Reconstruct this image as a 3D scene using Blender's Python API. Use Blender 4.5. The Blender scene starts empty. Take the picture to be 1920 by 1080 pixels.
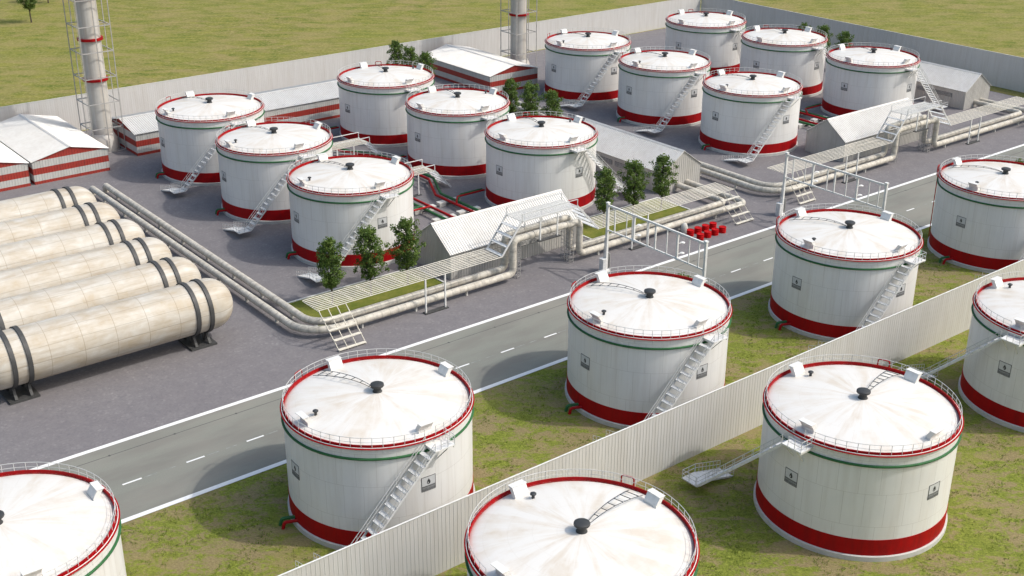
import bpy, bmesh, math, random
from mathutils import Vector, Matrix

# ------------------------------------------------------------------ camera, sky, sun, exposure
S = bpy.context.scene
R = math.radians
F_PX, PITCH, ROLL, YAW, CAM_H = 2314.57, 0.412387, 0.00402469, 0.670661, 73.8675
cd = bpy.data.cameras.new('Camera'); cam = bpy.data.objects.new('Camera', cd)
S.collection.objects.link(cam); S.camera = cam
fwd = Vector((math.sin(YAW)*math.cos(PITCH), math.cos(YAW)*math.cos(PITCH), -math.sin(PITCH)))
rgt = Vector((math.cos(YAW), -math.sin(YAW), 0)); upv = rgt.cross(fwd)
r2 = rgt*math.cos(ROLL)+upv*math.sin(ROLL); u2 = -rgt*math.sin(ROLL)+upv*math.cos(ROLL)
mw = Matrix((r2, u2, -fwd)).transposed().to_4x4(); mw.translation = (0, 0, CAM_H)
cam.matrix_world = mw
cd.sensor_width = 36; cd.lens = F_PX/1920*36; cd.clip_start = 0.5; cd.clip_end = 9000

SUN = Vector((7.5, -7.8, 12.1)).normalized()
w = bpy.data.worlds.new('World'); S.world = w; w.use_nodes = True
nt = w.node_tree; bg = nt.nodes['Background']; bg.inputs['Strength'].default_value = 0.15
sk = nt.nodes.new('ShaderNodeTexSky'); sk.sky_type = 'NISHITA'; sk.sun_disc = False
sk.sun_elevation = math.asin(SUN.z); sk.sun_rotation = math.atan2(SUN.x, SUN.y)
sk.altitude = 100; sk.air_density = 2.0; sk.dust_density = 8.0; sk.ozone_density = 6.0
nt.links.new(sk.outputs[0], bg.inputs['Color'])
sd = bpy.data.lights.new('Sun', 'SUN'); sd.energy = 2.05; sd.angle = R(1.0); sd.color = (1.0, 0.955, 0.89)
so = bpy.data.objects.new('Sun', sd); S.collection.objects.link(so)
so.rotation_euler = SUN.to_track_quat('Z', 'Y').to_euler()
S.view_settings.view_transform = 'Standard'; S.view_settings.look = 'None'
S.view_settings.exposure = 0.24; S.view_settings.gamma = 1; S.view_settings.use_curve_mapping = False
S.render.resolution_x = 1024; S.render.resolution_y = 576
try:
    S.cycles.max_bounces = 6; S.cycles.use_denoising = True
except Exception: pass

# ------------------------------------------------------------------ materials
class N:
    """small node-graph builder"""
    def __init__(s, name, rough=.6, metal=0., spec=.5):
        s.m = bpy.data.materials.new(name); s.m.use_nodes = True; s.t = s.m.node_tree
        s.b = s.t.nodes['Principled BSDF']
        s.b.inputs['Roughness'].default_value = rough; s.b.inputs['Metallic'].default_value = metal
        s.b.inputs['Specular IOR Level'].default_value = spec
    def n(s, typ, ins=None, **kw):
        x = s.t.nodes.new('ShaderNode'+typ)
        for k, v in kw.items(): setattr(x, k, v)
        for k, v in (ins or {}).items(): s.set(x, k, v)
        return x
    def set(s, x, k, v):
        if isinstance(v, bpy.types.NodeSocket): s.t.links.new(v, x.inputs[k])
        elif isinstance(v, bpy.types.Node): s.t.links.new(v.outputs[0], x.inputs[k])
        else: x.inputs[k].default_value = v
    def obj(s): return s.n('TexCoord').outputs['Object']
    def uv(s): return s.n('TexCoord').outputs['UV']
    def gen(s): return s.n('NewGeometry').outputs['Position']
    def mapv(s, v, scale=(1, 1, 1), rot=(0, 0, 0), loc=(0, 0, 0)):
        return s.n('Mapping', {'Vector': v, 'Scale': scale, 'Rotation': rot, 'Location': loc}).outputs[0]
    def noise(s, v, scale, detail=4, rough=.55, dist=0.):
        return s.n('TexNoise', {'Vector': v, 'Scale': scale, 'Detail': detail, 'Roughness': rough, 'Distortion': dist}).outputs['Fac']
    def math(s, op, a, b=0., c=0.):
        x = s.n('Math', operation=op); s.set(x, 0, a); s.set(x, 1, b); s.set(x, 2, c); return x.outputs[0]
    def ramp(s, f, stops, interp='LINEAR'):
        x = s.n('ValToRGB', {'Fac': f}); cr = x.color_ramp; cr.interpolation = interp
        while len(cr.elements) > 1: cr.elements.remove(cr.elements[-1])
        for i, (p, c) in enumerate(stops):
            e = cr.elements[0] if i == 0 else cr.elements.new(p)
            e.position = p; e.color = (c if len(c) == 4 else tuple(c)+(1,)) if isinstance(c, tuple) else (c, c, c, 1)
        return x.outputs[0]
    def mix(s, f, a, b, mode='MIX'):
        x = s.n('Mix', data_type='RGBA', blend_type=mode)
        s.set(x, 'Factor', f)
        for k, v in ((6, a), (7, b)):
            if isinstance(v, tuple) and len(v) == 3: v = v+(1,)
            s.set(x, k, v)
        return x.outputs[2]
    def col(s, c):
        if isinstance(c, tuple) and len(c) == 3: c = c+(1,)
        s.set(s.b, 'Base Color', c); return s
    def bump(s, h, st=.3, d=.05):
        x = s.n('Bump', {'Height': h, 'Strength': st, 'Distance': d}); s.t.links.new(x.outputs[0], s.b.inputs['Normal']); return s

def plain(name, c, rough=.5, metal=0., var=.12, sc=1.5, spec=.5):
    k = N(name, rough, metal, spec); f = k.noise(k.obj(), sc, 5, .6)
    d = tuple(x*(1-var) for x in c); b = tuple(min(1, x*(1+var*.5)) for x in c)
    k.col(k.mix(k.ramp(f, [(.3, 0.), (.7, 1.)]), d, b)); return k.m

M = {}
def polar(k, rad):
    v = k.obj(); sx = k.n('SeparateXYZ', {0: v})
    ang = k.math('ARCTAN2', sx.outputs[1], sx.outputs[0])
    return v, sx, k.math('MULTIPLY', ang, rad)

def tank_shell_mat():
    k = N('tank white paint', .42)
    v, sx, a = polar(k, 9.75)
    rnd = k.math('MULTIPLY', k.n('ObjectInfo').outputs['Random'], 50.)
    cv = k.n('CombineXYZ', {0: a, 1: rnd, 2: sx.outputs[2]}).outputs[0]
    st = k.noise(k.mapv(cv, (1.6, 1, .10)), 1., 6, .62)
    st2 = k.noise(k.mapv(cv, (.35, 1, .07)), 1., 3, .5)
    blot = k.noise(cv, .35, 4, .6)
    c = k.mix(k.ramp(st, [(.48, 0.), (.76, .42)]), (.72, .715, .70), (.52, .49, .445))
    c = k.mix(k.ramp(st2, [(.5, 0.), (.8, .5)]), c, (.62, .575, .52))
    c = k.mix(k.ramp(blot, [(.45, 0.), (.8, .35)]), c, (.60, .60, .61))
    br = k.n('TexBrick', {'Vector': k.n('CombineXYZ', {0: a, 1: k.math('ADD', sx.outputs[2], -.17), 2: 0.}).outputs[0],
        'Color1': (1, 1, 1, 1), 'Color2': (1, 1, 1, 1), 'Mortar': (0, 0, 0, 1), 'Scale': 1., 'Mortar Size': .022, 'Mortar Smooth': .6,
        'Brick Width': 2.04, 'Row Height': 3.72}, offset=.35)
    c = k.mix(k.math('MULTIPLY', br.outputs['Fac'], .62), c, (.38, .36, .33))
    k.col(c); k.bump(k.math('SUBTRACT', 1., br.outputs['Fac']), .25, .02); return k.m
M['shell'] = tank_shell_mat()

def roof_mat():
    k = N('tank roof paint', .45)
    v, sx, a = polar(k, 1.)
    r = k.math('SQRT', k.math('ADD', k.math('MULTIPLY', sx.outputs[0], sx.outputs[0]), k.math('MULTIPLY', sx.outputs[1], sx.outputs[1])))
    rnd = k.math('MULTIPLY', k.n('ObjectInfo').outputs['Random'], 50.)
    cx = k.math('COSINE', a); sy = k.math('SINE', a)
    cv = k.n('CombineXYZ', {0: k.math('MULTIPLY', cx, 3.), 1: k.math('MULTIPLY', sy, 3.), 2: k.math('ADD', k.math('MULTIPLY', r, .12), rnd)}).outputs[0]
    st = k.noise(cv, 1.3, 5, .6, .3)
    st2 = k.noise(k.mapv(cv, (3.2, 3.2, 1.4)), 1.3, 4, .6)
    mott = k.noise(v, .5, 5, .6)
    f = k.math('MULTIPLY', k.ramp(st, [(.44, 0.), (.62, 1.)]), k.ramp(mott, [(.32, .25), (.62, 1.)]))
    c = k.mix(k.math('MULTIPLY', f, .62), (.71, .69, .655), (.56, .47, .36))
    f2 = k.math('MULTIPLY', k.ramp(st2, [(.52, 0.), (.70, 1.)]), k.ramp(mott, [(.4, 0.), (.7, .8)]))
    c = k.mix(k.math('MULTIPLY', f2, .45), c, (.55, .48, .39))
    ringw = k.n('TexBrick', {'Vector': k.n('CombineXYZ', {0: k.math('MULTIPLY', a, 5.), 1: r, 2: 0.}).outputs[0], 'Color1': (1, 1, 1, 1), 'Color2': (1, 1, 1, 1),
        'Mortar': (0, 0, 0, 1), 'Scale': 1., 'Mortar Size': .016, 'Mortar Smooth': .8, 'Brick Width': 2.6, 'Row Height': 2.1}, offset=.5)
    c = k.mix(k.math('MULTIPLY', ringw.outputs['Fac'], .42), c, (.5, .46, .41))
    k.col(c); return k.m
M['roof'] = roof_mat()

def red_mat():
    k = N('red paint', .55, spec=.15); v, sx, a = polar(k, 9.8)
    cv = k.n('CombineXYZ', {0: a, 1: 0., 2: sx.outputs[2]}).outputs[0]
    f = k.noise(k.mapv(cv, (1.4, 1, .3)), 1.2, 5, .6)
    k.col(k.mix(k.ramp(f, [(.35, 0.), (.75, 1.)]), (.36, .003, .005), (.22, .005, .007))); return k.m
M['red'] = red_mat()
M['green'] = plain('green paint', (.028, .125, .042), .55, 0, .25, 2., .25)
M['redpipe'] = plain('red pipe paint', (.33, .004, .006), .55, 0, .2, 2., .2)
M['drumred'] = plain('red drum paint', (.44, .003, .005), .6, 0, .15, 4., .12)
M['dark'] = plain('dark grey steel', (.040, .042, .044), .55, .1, .2, 3.)
M['darkline'] = plain('dark ladder steel', (.05, .055, .06), .6, 0, .2, 3.)
M['rail'] = plain('pale railing paint', (.56, .565, .555), .5, 0, .12, 3.)
M['white'] = plain('white painted steel', (.74, .735, .71), .5, 0, .14, 1.2)
M['galv'] = plain('galvanised steel', (.66, .665, .66), .45, .1, .18, 2.5)
M['grate'] = plain('cream walkway steel', (.70, .66, .57), .5, 0, .14, 2.)
M['strap'] = plain('charcoal strap steel', (.062, .062, .062), .6, .1, .3, 1.5)
M['frame'] = plain('stack frame steel', (.40, .39, .375), .5, .1, .25, 1.)
M['signink'] = plain('sign black ink', (.035, .037, .04), .5, 0, .1, 3.)
M['signgrey'] = plain('sign grey ink', (.15, .155, .16), .5, 0, .1, 3.)
M['signbg'] = plain('sign ground', (.55, .56, .57), .5, 0, .08, 3.)

def concrete(name, a, b, sc=.8):
    k = N(name, .85); v = k.obj(); f = k.noise(v, sc, 8, .65); g = k.noise(v, sc*14, 3, .6)
    c = k.mix(k.ramp(f, [(.3, 0.), (.7, 1.)]), a, b)
    c = k.mix(k.ramp(g, [(.3, .25), (.7, 0.)]), c, tuple(x*.6 for x in a)); k.col(c); k.bump(g, .3, .02); return k.m
M['conc'] = concrete('foundation concrete', (.46, .455, .43), (.60, .59, .56))
M['block'] = concrete('sleeper concrete', (.50, .49, .46), (.66, .65, .61))
M['kerb'] = concrete('painted kerb', (.60, .60, .57), (.76, .75, .71))

def fence_mat():
    k = N('corrugated fence sheet', .5, .05); v = k.gen()
    st = k.noise(k.mapv(v, (1.5, 1.5, .12)), 1., 5, .6); bl = k.noise(v, .12, 4, .6)
    c = k.mix(k.ramp(st, [(.4, 0.), (.75, .7)]), (.60, .59, .575), (.49, .465, .43))
    c = k.mix(k.ramp(bl, [(.4, 0.), (.75, .5)]), c, (.54, .535, .53)); k.col(c); return k.m
M['fence'] = fence_mat()
def shed_mat(name, base, dirt, k1=.6):
    k = N(name, .45, .05); v = k.obj()
    st = k.noise(k.mapv(v, (1.3, 1.3, .16)), 1., 5, .6); bl = k.noise(v, .22, 4, .6)
    c = k.mix(k.ramp(st, [(.42, 0.), (.78, k1)]), base, dirt)
    c = k.mix(k.ramp(bl, [(.42, 0.), (.8, .4)]), c, tuple(x*.85 for x in dirt)); k.col(c); return k.m
M['shedwall'] = shed_mat('shed wall sheet', (.50, .485, .455), (.36, .34, .305))
M['shedroof'] = shed_mat('shed roof sheet', (.62, .61, .585), (.50, .47, .43))
def stripes_mat():
    k = N('striped wall sheet', .5, .03); v = k.obj(); sx = k.n('SeparateXYZ', {0: v})
    st = k.noise(k.mapv(v, (1.2, 1.2, .2)), 1.1, 5, .6)
    lt = k.mix(k.ramp(st, [(.4, 0.), (.78, .7)]), (.54, .535, .51), (.40, .39, .36))
    rd = k.mix(k.ramp(st, [(.4, 0.), (.78, .8)]), (.36, .038, .026), (.25, .045, .035))
    f = k.ramp(k.math('MULTIPLY', sx.outputs[2], .1), [(0, 1.), (.053, 0.), (.178, 1.), (.298, 0.), (.437, 1.)], 'CONSTANT')
    k.col(k.mix(f, lt, rd)); return k.m
M['stripes'] = stripes_mat()
M['louver'] = plain('louvre blades', (.60, .585, .55), .5, 0, .1, 2.)

def pipe_mat():
    k = N('lagged pipe cladding', .6); u = k.uv()
    sx = k.n('SeparateXYZ', {0: u}); g = k.gen()
    n1 = k.noise(g, 1.1, 6, .65); n2 = k.noise(k.mapv(u, (1.2, .35, 1)), 1., 4, .6)
    c = k.mix(k.ramp(n1, [(.38, 0.), (.66, 1.)]), (.60, .565, .49), (.42, .385, .32))
    c = k.mix(k.ramp(n2, [(.50, 0.), (.66, .65)]), c, (.36, .345, .315))
    fr = k.math('FRACT', k.math('DIVIDE', sx.outputs[0], 1.35))
    j = k.ramp(fr, [(0, 1.), (.05, .8), (.09, 0.), (.93, 0.), (1, 1.)])
    c = k.mix(k.math('MULTIPLY', j, k.ramp(n1, [(.35, .15), (.6, .7)])), c, (.27, .25, .22))
    k.col(c); k.bump(j, .4, .03); return k.m
M['pipe'] = pipe_mat()

def hz_mat():
    k = N('weathered cream tank', .55); v = k.obj(); sx = k.n('SeparateXYZ', {0: v})
    rnd = k.math('MULTIPLY', k.n('ObjectInfo').outputs['Random'], 30.)
    a = k.math('MULTIPLY', k.math('ARCTAN2', sx.outputs[2], sx.outputs[1]), 3.5)
    cv = k.n('CombineXYZ', {0: sx.outputs[0], 1: a, 2: rnd}).outputs[0]
    n1 = k.noise(k.mapv(cv, (.28, .5, 1)), 1., 7, .62, .4)
    n2 = k.noise(k.mapv(cv, (.16, 1.4, 1)), 1., 6, .62, .3)
    n3 = k.noise(k.mapv(cv, (1.2, .25, 1)), 1., 5, .6)
    c = k.mix(k.ramp(n1, [(.38, 0.), (.66, .95)]), (.55, .525, .475), (.43, .36, .265))
    c = k.mix(k.ramp(n2, [(.47, 0.), (.70, .75)]), c, (.37, .305, .225))
    c = k.mix(k.ramp(n3, [(.46, 0.), (.72, .5)]), c, (.47, .44, .38))
    br = k.n('TexBrick', {'Vector': k.n('CombineXYZ', {0: sx.outputs[0], 1: a, 2: 0.}).outputs[0], 'Color1': (1, 1, 1, 1), 'Color2': (1, 1, 1, 1),
        'Mortar': (0, 0, 0, 1), 'Scale': 1., 'Mortar Size': .045, 'Mortar Smooth': .7, 'Brick Width': 4.2, 'Row Height': 1.83}, offset=0.)
    br2 = k.n('TexBrick', {'Vector': k.n('CombineXYZ', {0: sx.outputs[0], 1: a, 2: 0.}).outputs[0], 'Color1': (1, 1, 1, 1), 'Color2': (1, 1, 1, 1),
        'Mortar': (0, 0, 0, 1), 'Scale': 1., 'Mortar Size': .09, 'Mortar Smooth': 1., 'Brick Width': 4.2, 'Row Height': 50.}, offset=0.)
    c = k.mix(k.math('MULTIPLY', br2.outputs['Fac'], .3), c, (.33, .25, .15))
    c = k.mix(k.math('MULTIPLY', br.outputs['Fac'], .5), c, (.24, .20, .15))
    k.col(c); k.bump(k.math('SUBTRACT', 1., br.outputs['Fac']), .4, .03); return k.m
M['hz'] = hz_mat()
def stack_mat():
    k = N('stack concrete', .6); v = k.obj()
    st = k.noise(k.mapv(v, (1.2, 1.2, .06)), 1., 6, .6); b = k.noise(v, .6, 5, .6)
    c = k.mix(k.ramp(st, [(.42, 0.), (.72, .8)]), (.54, .52, .485), (.38, .335, .28))
    c = k.mix(k.ramp(b, [(.45, 0.), (.75, .5)]), c, (.42, .41, .39))
    sx = k.n('SeparateXYZ', {0: v}); fr = k.math('FRACT', k.math('DIVIDE', sx.outputs[2], 3.1))
    c = k.mix(k.ramp(fr, [(0, .35), (.02, 0.), (1, 0.)]), c, (.25, .23, .2)); k.col(c); return k.m
M['stack'] = stack_mat()

def gravel_mat():
    k = N('yard gravel', .95, spec=.2); g = k.gen()
    a = k.noise(g, 2.6, 8, .8); b = k.n('TexVoronoi', {'Vector': g, 'Scale': 3.2, 'Randomness': 1.}).outputs['Color']
    l = k.noise(g, .06, 5, .6); m2 = k.noise(g, .5, 6, .65)
    bw = k.n('RGBToBW', {0: b}).outputs[0]
    c = k.mix(k.ramp(a, [(.32, 0.), (.68, 1.)]), (.155, .148, .153), (.235, .223, .228))
    c = k.mix(k.ramp(bw, [(.74, 0.), (.9, .35)]), c, (.33, .31, .31))
    c = k.mix(k.ramp(bw, [(.10, .22), (.26, 0.)]), c, (.10, .095, .105))
    c = k.mix(k.ramp(l, [(.35, .0), (.7, .45)]), c, (.175, .160, .165), 'MIX')
    c = k.mix(k.ramp(m2, [(.4, .3), (.65, 0.)]), c, (.12, .112, .125))
    k.col(c); k.bump(a, .5, .05); return k.m
M['gravel'] = gravel_mat()
def road_mat():
    k = N('worn grey green road', .85, spec=.3); g = k.gen()
    a = k.noise(g, 7., 6, .7); l = k.noise(k.mapv(g, (.10, .35, 1)), 1., 5, .6); l2 = k.noise(k.mapv(g, (.05, .10, 1)), 1., 4, .55)
    c = k.mix(k.ramp(a, [(.35, 0.), (.65, 1.)]), (.192, .198, .172), (.228, .232, .202))
    c = k.mix(k.ramp(l, [(.42, 0.), (.62, .9)]), c, (.185, .180, .160))
    c = k.mix(k.ramp(l2, [(.46, 0.), (.72, .6)]), c, (.265, .248, .215))
    k.col(c); k.bump(a, .2, .01); return k.m
M['road'] = road_mat()
def mark_mat():
    k = N('worn road paint', .7); g = k.gen(); a = k.noise(g, 3., 6, .7)
    k.col(k.mix(k.ramp(a, [(.35, 0.), (.75, .35)]), (.80, .80, .79), (.56, .56, .55))); return k.m
M['mark'] = mark_mat()
def faint_mat():
    k = N('nearly worn off paint', .8); g = k.gen(); a = k.noise(g, 1.3, 6, .7)
    k.col(k.mix(k.ramp(a, [(.45, 0.), (.6, 1.)]), (.20, .208, .192), (.30, .31, .295))); return k.m
M['faint'] = faint_mat()
M['crack'] = plain('tar joint', (.07, .072, .07), .9, 0, .2, 3.)

def lawn_mat():
    k = N('patchy lawn', .95, spec=.15); g = k.gen()
    gd = k.mapv(g, (1, 1, 1), (0, 0, R(38)))
    big = k.noise(k.mapv(gd, (.75, 1.0, 1)), .14, 5, .6, .5); mid = k.noise(k.mapv(gd, (.65, 1.15, 1)), .55, 8, .74, .5)
    fine = k.noise(k.mapv(gd, (2.4, 4.2, 1)), 1.5, 6, .72, .2); tuft = k.noise(gd, 2.6, 6, .75, .5)
    grass = k.mix(k.ramp(fine, [(.33, 0.), (.67, 1.)]), (.075, .105, .013), (.220, .245, .042))
    grass = k.mix(k.ramp(tuft, [(.50, 0.), (.70, .85)]), grass, (.30, .33, .065))
    grass = k.mix(k.ramp(tuft, [(.30, .8), (.45, 0.)]), grass, (.050, .078, .010))
    soil = k.mix(k.ramp(fine, [(.3, 0.), (.7, 1.)]), (.150, .118, .055), (.310, .255, .130))
    f = k.math('ADD', k.math('MULTIPLY', big, .35), k.math('MULTIPLY', mid, .65))
    f = k.math('ADD', f, k.math('MULTIPLY', k.math('SUBTRACT', tuft, .5), .25))
    c = k.mix(k.ramp(f, [(.465, 1.), (.525, 0.)]), grass, soil)
    dry = k.noise(k.mapv(gd, (1, 1, 1), (0, 0, 0), (40, 7, 0)), .13, 4, .6)
    c = k.mix(k.ramp(dry, [(.50, 0.), (.7, .35)]), c, k.mix(fine, (.17, .165, .03), (.33, .30, .09)))
    k.col(c); k.bump(k.math('ADD', tuft, k.math('MULTIPLY', f, -1.)), .8, .12); return k.m
M['lawn'] = lawn_mat()
def field_mat():
    k = N('meadow', .95, spec=.15); g = k.gen()
    gd = k.mapv(g, (1, 1, 1), (0, 0, R(38)))
    n1 = k.noise(k.mapv(gd, (.55, 1.0, 1)), .16, 8, .68, .5); n2 = k.noise(k.mapv(gd, (.45, 1.2, 1)), .36, 8, .74, .3)
    n3 = k.noise(k.mapv(gd, (.8, 1.4, 1)), 1.6, 5, .7); big = k.noise(gd, .02, 4, .6)
    c = k.mix(k.ramp(n2, [(.40, 0.), (.60, 1.)]), (.085, .115, .015), (.225, .210, .045))
    c = k.mix(k.ramp(n1, [(.44, 0.), (.60, .85)]), c, (.26, .205, .088))
    c = k.mix(k.ramp(n3, [(.50, 0.), (.64, .8)]), c, (.34, .30, .12))
    c = k.mix(k.ramp(n3, [(.32, .75), (.46, 0.)]), c, (.095, .130, .018))
    c = k.mix(k.ramp(big, [(.4, 0.), (.7, .3)]), c, (.19, .215, .04))
    k.col(c); k.bump(n3, .6, .15); return k.m
M['field'] = field_mat()
def tuft_mat():
    k = N('grass blades', .8, spec=.2); g = k.gen(); a = k.noise(g, .45, 4, .6); b = k.noise(g, 3., 2, .5)
    c = k.mix(k.ramp(a, [(.38, 0.), (.64, 1.)]), (.13, .20, .025), (.28, .31, .06)); c = k.mix(k.ramp(b, [(.5, 0.), (.72, .7)]), c, (.42, .40, .14)); k.col(c)
    tr = k.n('BsdfTranslucent', {'Color': c}); mx = k.n('MixShader', {0: .4, 1: k.b.outputs[0], 2: tr.outputs[0]})
    k.t.links.new(mx.outputs[0], k.t.nodes['Material Output'].inputs['Surface']); return k.m
M['tuft'] = tuft_mat()
def plot_mat():
    k = N('clipped turf', .95, spec=.15); g = k.gen(); a = k.noise(g, .5, 6, .65); b = k.noise(g, 3., 5, .7)
    c = k.mix(k.ramp(a, [(.35, 0.), (.7, 1.)]), (.115, .140, .022), (.235, .215, .052))
    c = k.mix(k.ramp(b, [(.35, .5), (.6, 0.)]), c, (.07, .11, .016)); k.col(c); k.bump(b, .6, .06); return k.m
M['plot'] = plot_mat()

def leaf_mat(name, a, b, hi):
    k = N(name, .6, spec=.3); g = k.obj(); f = k.noise(g, .9, 3, .6); h = k.noise(g, 6., 2, .5)
    c = k.mix(k.ramp(f, [(.35, 0.), (.68, 1.)]), a, b); c = k.mix(k.ramp(h, [(.5, 0.), (.75, .7)]), c, hi)
    k.col(c)
    tr = k.n('BsdfTranslucent', {'Color': c}); mx = k.n('MixShader', {0: .28, 1: k.b.outputs[0], 2: tr.outputs[0]})
    k.t.links.new(mx.outputs[0], k.t.nodes['Material Output'].inputs['Surface']); return k.m
M['leaf'] = leaf_mat('broad leaves', (.050, .110, .018), (.150, .225, .042), (.26, .32, .09))
M['flowerleaf'] = leaf_mat('pale flowering leaves', (.11, .13, .08), (.24, .24, .19), (.42, .38, .34))
M['bark'] = plain('bark', (.075, .058, .042), .9, 0, .3, 5.)

# ------------------------------------------------------------------ mesh helpers
class MB:
    def __init__(s): s.v = []; s.f = []; s.mi = []; s.uv = {}; s.cur = 0
    def add(s, vs, fs):
        o = len(s.v); s.v += [tuple(x) for x in vs]
        for f in fs: s.f.append([i+o for i in f]); s.mi.append(s.cur)
        return o
    def box(s, x0, x1, y0, y1, z0, z1):
        x0, x1 = min(x0, x1), max(x0, x1); y0, y1 = min(y0, y1), max(y0, y1)
        s.add([(x0, y0, z0), (x1, y0, z0), (x1, y1, z0), (x0, y1, z0), (x0, y0, z1), (x1, y0, z1), (x1, y1, z1), (x0, y1, z1)],
              [(3, 2, 1, 0), (4, 5, 6, 7), (0, 1, 5, 4), (1, 2, 6, 5), (2, 3, 7, 6), (3, 0, 4, 7)]); return s
    def bar(s, a, b, w=.05, h=None, n=4):
        """prism with n sides (4 = rectangular w x h) between two points"""
        a = Vector(a); b = Vector(b); d = (b-a)
        if d.length < 1e-6: return s
        d.normalize(); up = Vector((0, 0, 1)) if abs(d.z) < .95 else Vector((0, 1, 0))
        x = d.cross(up).normalized(); y = x.cross(d).normalized(); h = w if h is None else h
        if n == 4: off = [(-w/2, -h/2), (w/2, -h/2), (w/2, h/2), (-w/2, h/2)]
        else: off = [(w/2*math.cos(2*math.pi*i/n), h/2*math.sin(2*math.pi*i/n)) for i in range(n)]
        vs = [a+x*p+y*q for p, q in off]+[b+x*p+y*q for p, q in off]
        fs = [tuple(range(n))[::-1], tuple(range(n, 2*n))]+[(i, (i+1) % n, n+(i+1) % n, n+i) for i in range(n)]
        s.add(vs, fs); return s
    def tube(s, path, r, n=12, closed=False, caps=True, uvs=False):
        P = [Vector(p) for p in path]; m = len(P); rings = []; L = 0.; prevx = None; o = len(s.v)
        rr = r if isinstance(r, (list, tuple)) else [r]*m
        for i in range(m):
            if closed: d = P[(i+1) % m]-P[i-1]
            else: d = P[min(i+1, m-1)]-P[max(i-1, 0)]
            d.normalize()
            if prevx is None:
                up = Vector((0, 0, 1)) if abs(d.z) < .9 else Vector((1, 0, 0)); x = d.cross(up).normalized()
            else: x = (prevx-d*prevx.dot(d)).normalized()
            prevx = x; y = x.cross(d)
            if i: L += (P[i]-P[i-1]).length
            for j in range(n):
                t = 2*math.pi*j/n; s.v.append(tuple(P[i]+x*math.cos(t)*rr[i]+y*math.sin(t)*rr[i]))
            rings.append(L)
        for i in range(m if closed else m-1):
            a = o+i*n; b = o+((i+1) % m)*n
            for j in range(n):
                f = [a+j, a+(j+1) % n, b+(j+1) % n, b+j]
                if uvs: s.uv[len(s.f)] = [(rings[i], j/n*6), (rings[i], (j+1)/n*6), (rings[(i+1) % m], (j+1)/n*6), (rings[(i+1) % m], j/n*6)]
                s.f.append(f); s.mi.append(s.cur)
        if caps and not closed:
            s.f.append([o+j for j in range(n)][::-1]); s.mi.append(s.cur)
            s.f.append([o+(m-1)*n+j for j in range(n)]); s.mi.append(s.cur)
        return s
    def lathe(s, prof, n=96, cx=0, cy=0, a0=0., a1=None):
        """revolve a list of (r, z); closed profile if first == last"""
        full = a1 is None; a1 = a0+2*math.pi if full else a1; k = n if full else n+1; o = len(s.v)
        ringclosed = prof[0] == prof[-1]
        pr = prof[:-1] if ringclosed else prof; m = len(pr)
        for i in range(k):
            t = a0+(a1-a0)*i/n
            for (r, z) in pr: s.v.append((cx+r*math.cos(t), cy+r*math.sin(t), z))
        for i in range(n):
            i2 = (i+1) % k if full else i+1
            for j in range(m if ringclosed else m-1):
                j2 = (j+1) % m; q = [o+i*m+j, o+i2*m+j, o+i2*m+j2, o+i*m+j2]
                r1, r2_ = pr[j][0], pr[j2][0]
                if r1 < 1e-6: q = [q[0], q[2], q[3]]
                elif r2_ < 1e-6: q = [q[0], q[1], q[2]]
                s.f.append(q); s.mi.append(s.cur)
        return s
    def prism(s, poly, e0, e1, place):
        """poly of (a,b) extruded from e0 to e1; place(a,b,e) -> xyz"""
        n = len(poly); vs = [place(a, b, e0) for a, b in poly]+[place(a, b, e1) for a, b in poly]
        s.add(vs, [tuple(range(n))[::-1], tuple(range(n, 2*n))]+[(i, (i+1) % n, n+(i+1) % n, n+i) for i in range(n)]); return s
    def build(s, name, mats, parent=None, smooth=False, loc=None, recalc=True, angle=35):
        me = bpy.data.meshes.new(name); me.from_pydata(s.v, [], s.f)
        mats = mats if isinstance(mats, list) else [mats]
        for m in mats: me.materials.append(M[m] if isinstance(m, str) else m)
        if len(mats) > 1: me.polygons.foreach_set('material_index', s.mi)
        if s.uv:
            ul = me.uv_layers.new(name='UVMap')
            for fi, uvs in s.uv.items():
                ls = me.polygons[fi].loop_start
                for q, uvc in enumerate(uvs): ul.data[ls+q].uv = uvc
        if recalc:
            bm = bmesh.new(); bm.from_mesh(me)
            bmesh.ops.remove_doubles(bm, verts=bm.verts, dist=1e-5)
            bmesh.ops.recalc_face_normals(bm, faces=bm.faces); bm.to_mesh(me); bm.free()
        if smooth:
            me.shade_smooth(); me.set_sharp_from_angle(angle=R(angle))
        me.update()
        o = bpy.data.objects.new(name, me); S.collection.objects.link(o)
        if parent: o.parent = parent
        if loc: o.location = loc
        return o

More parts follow.
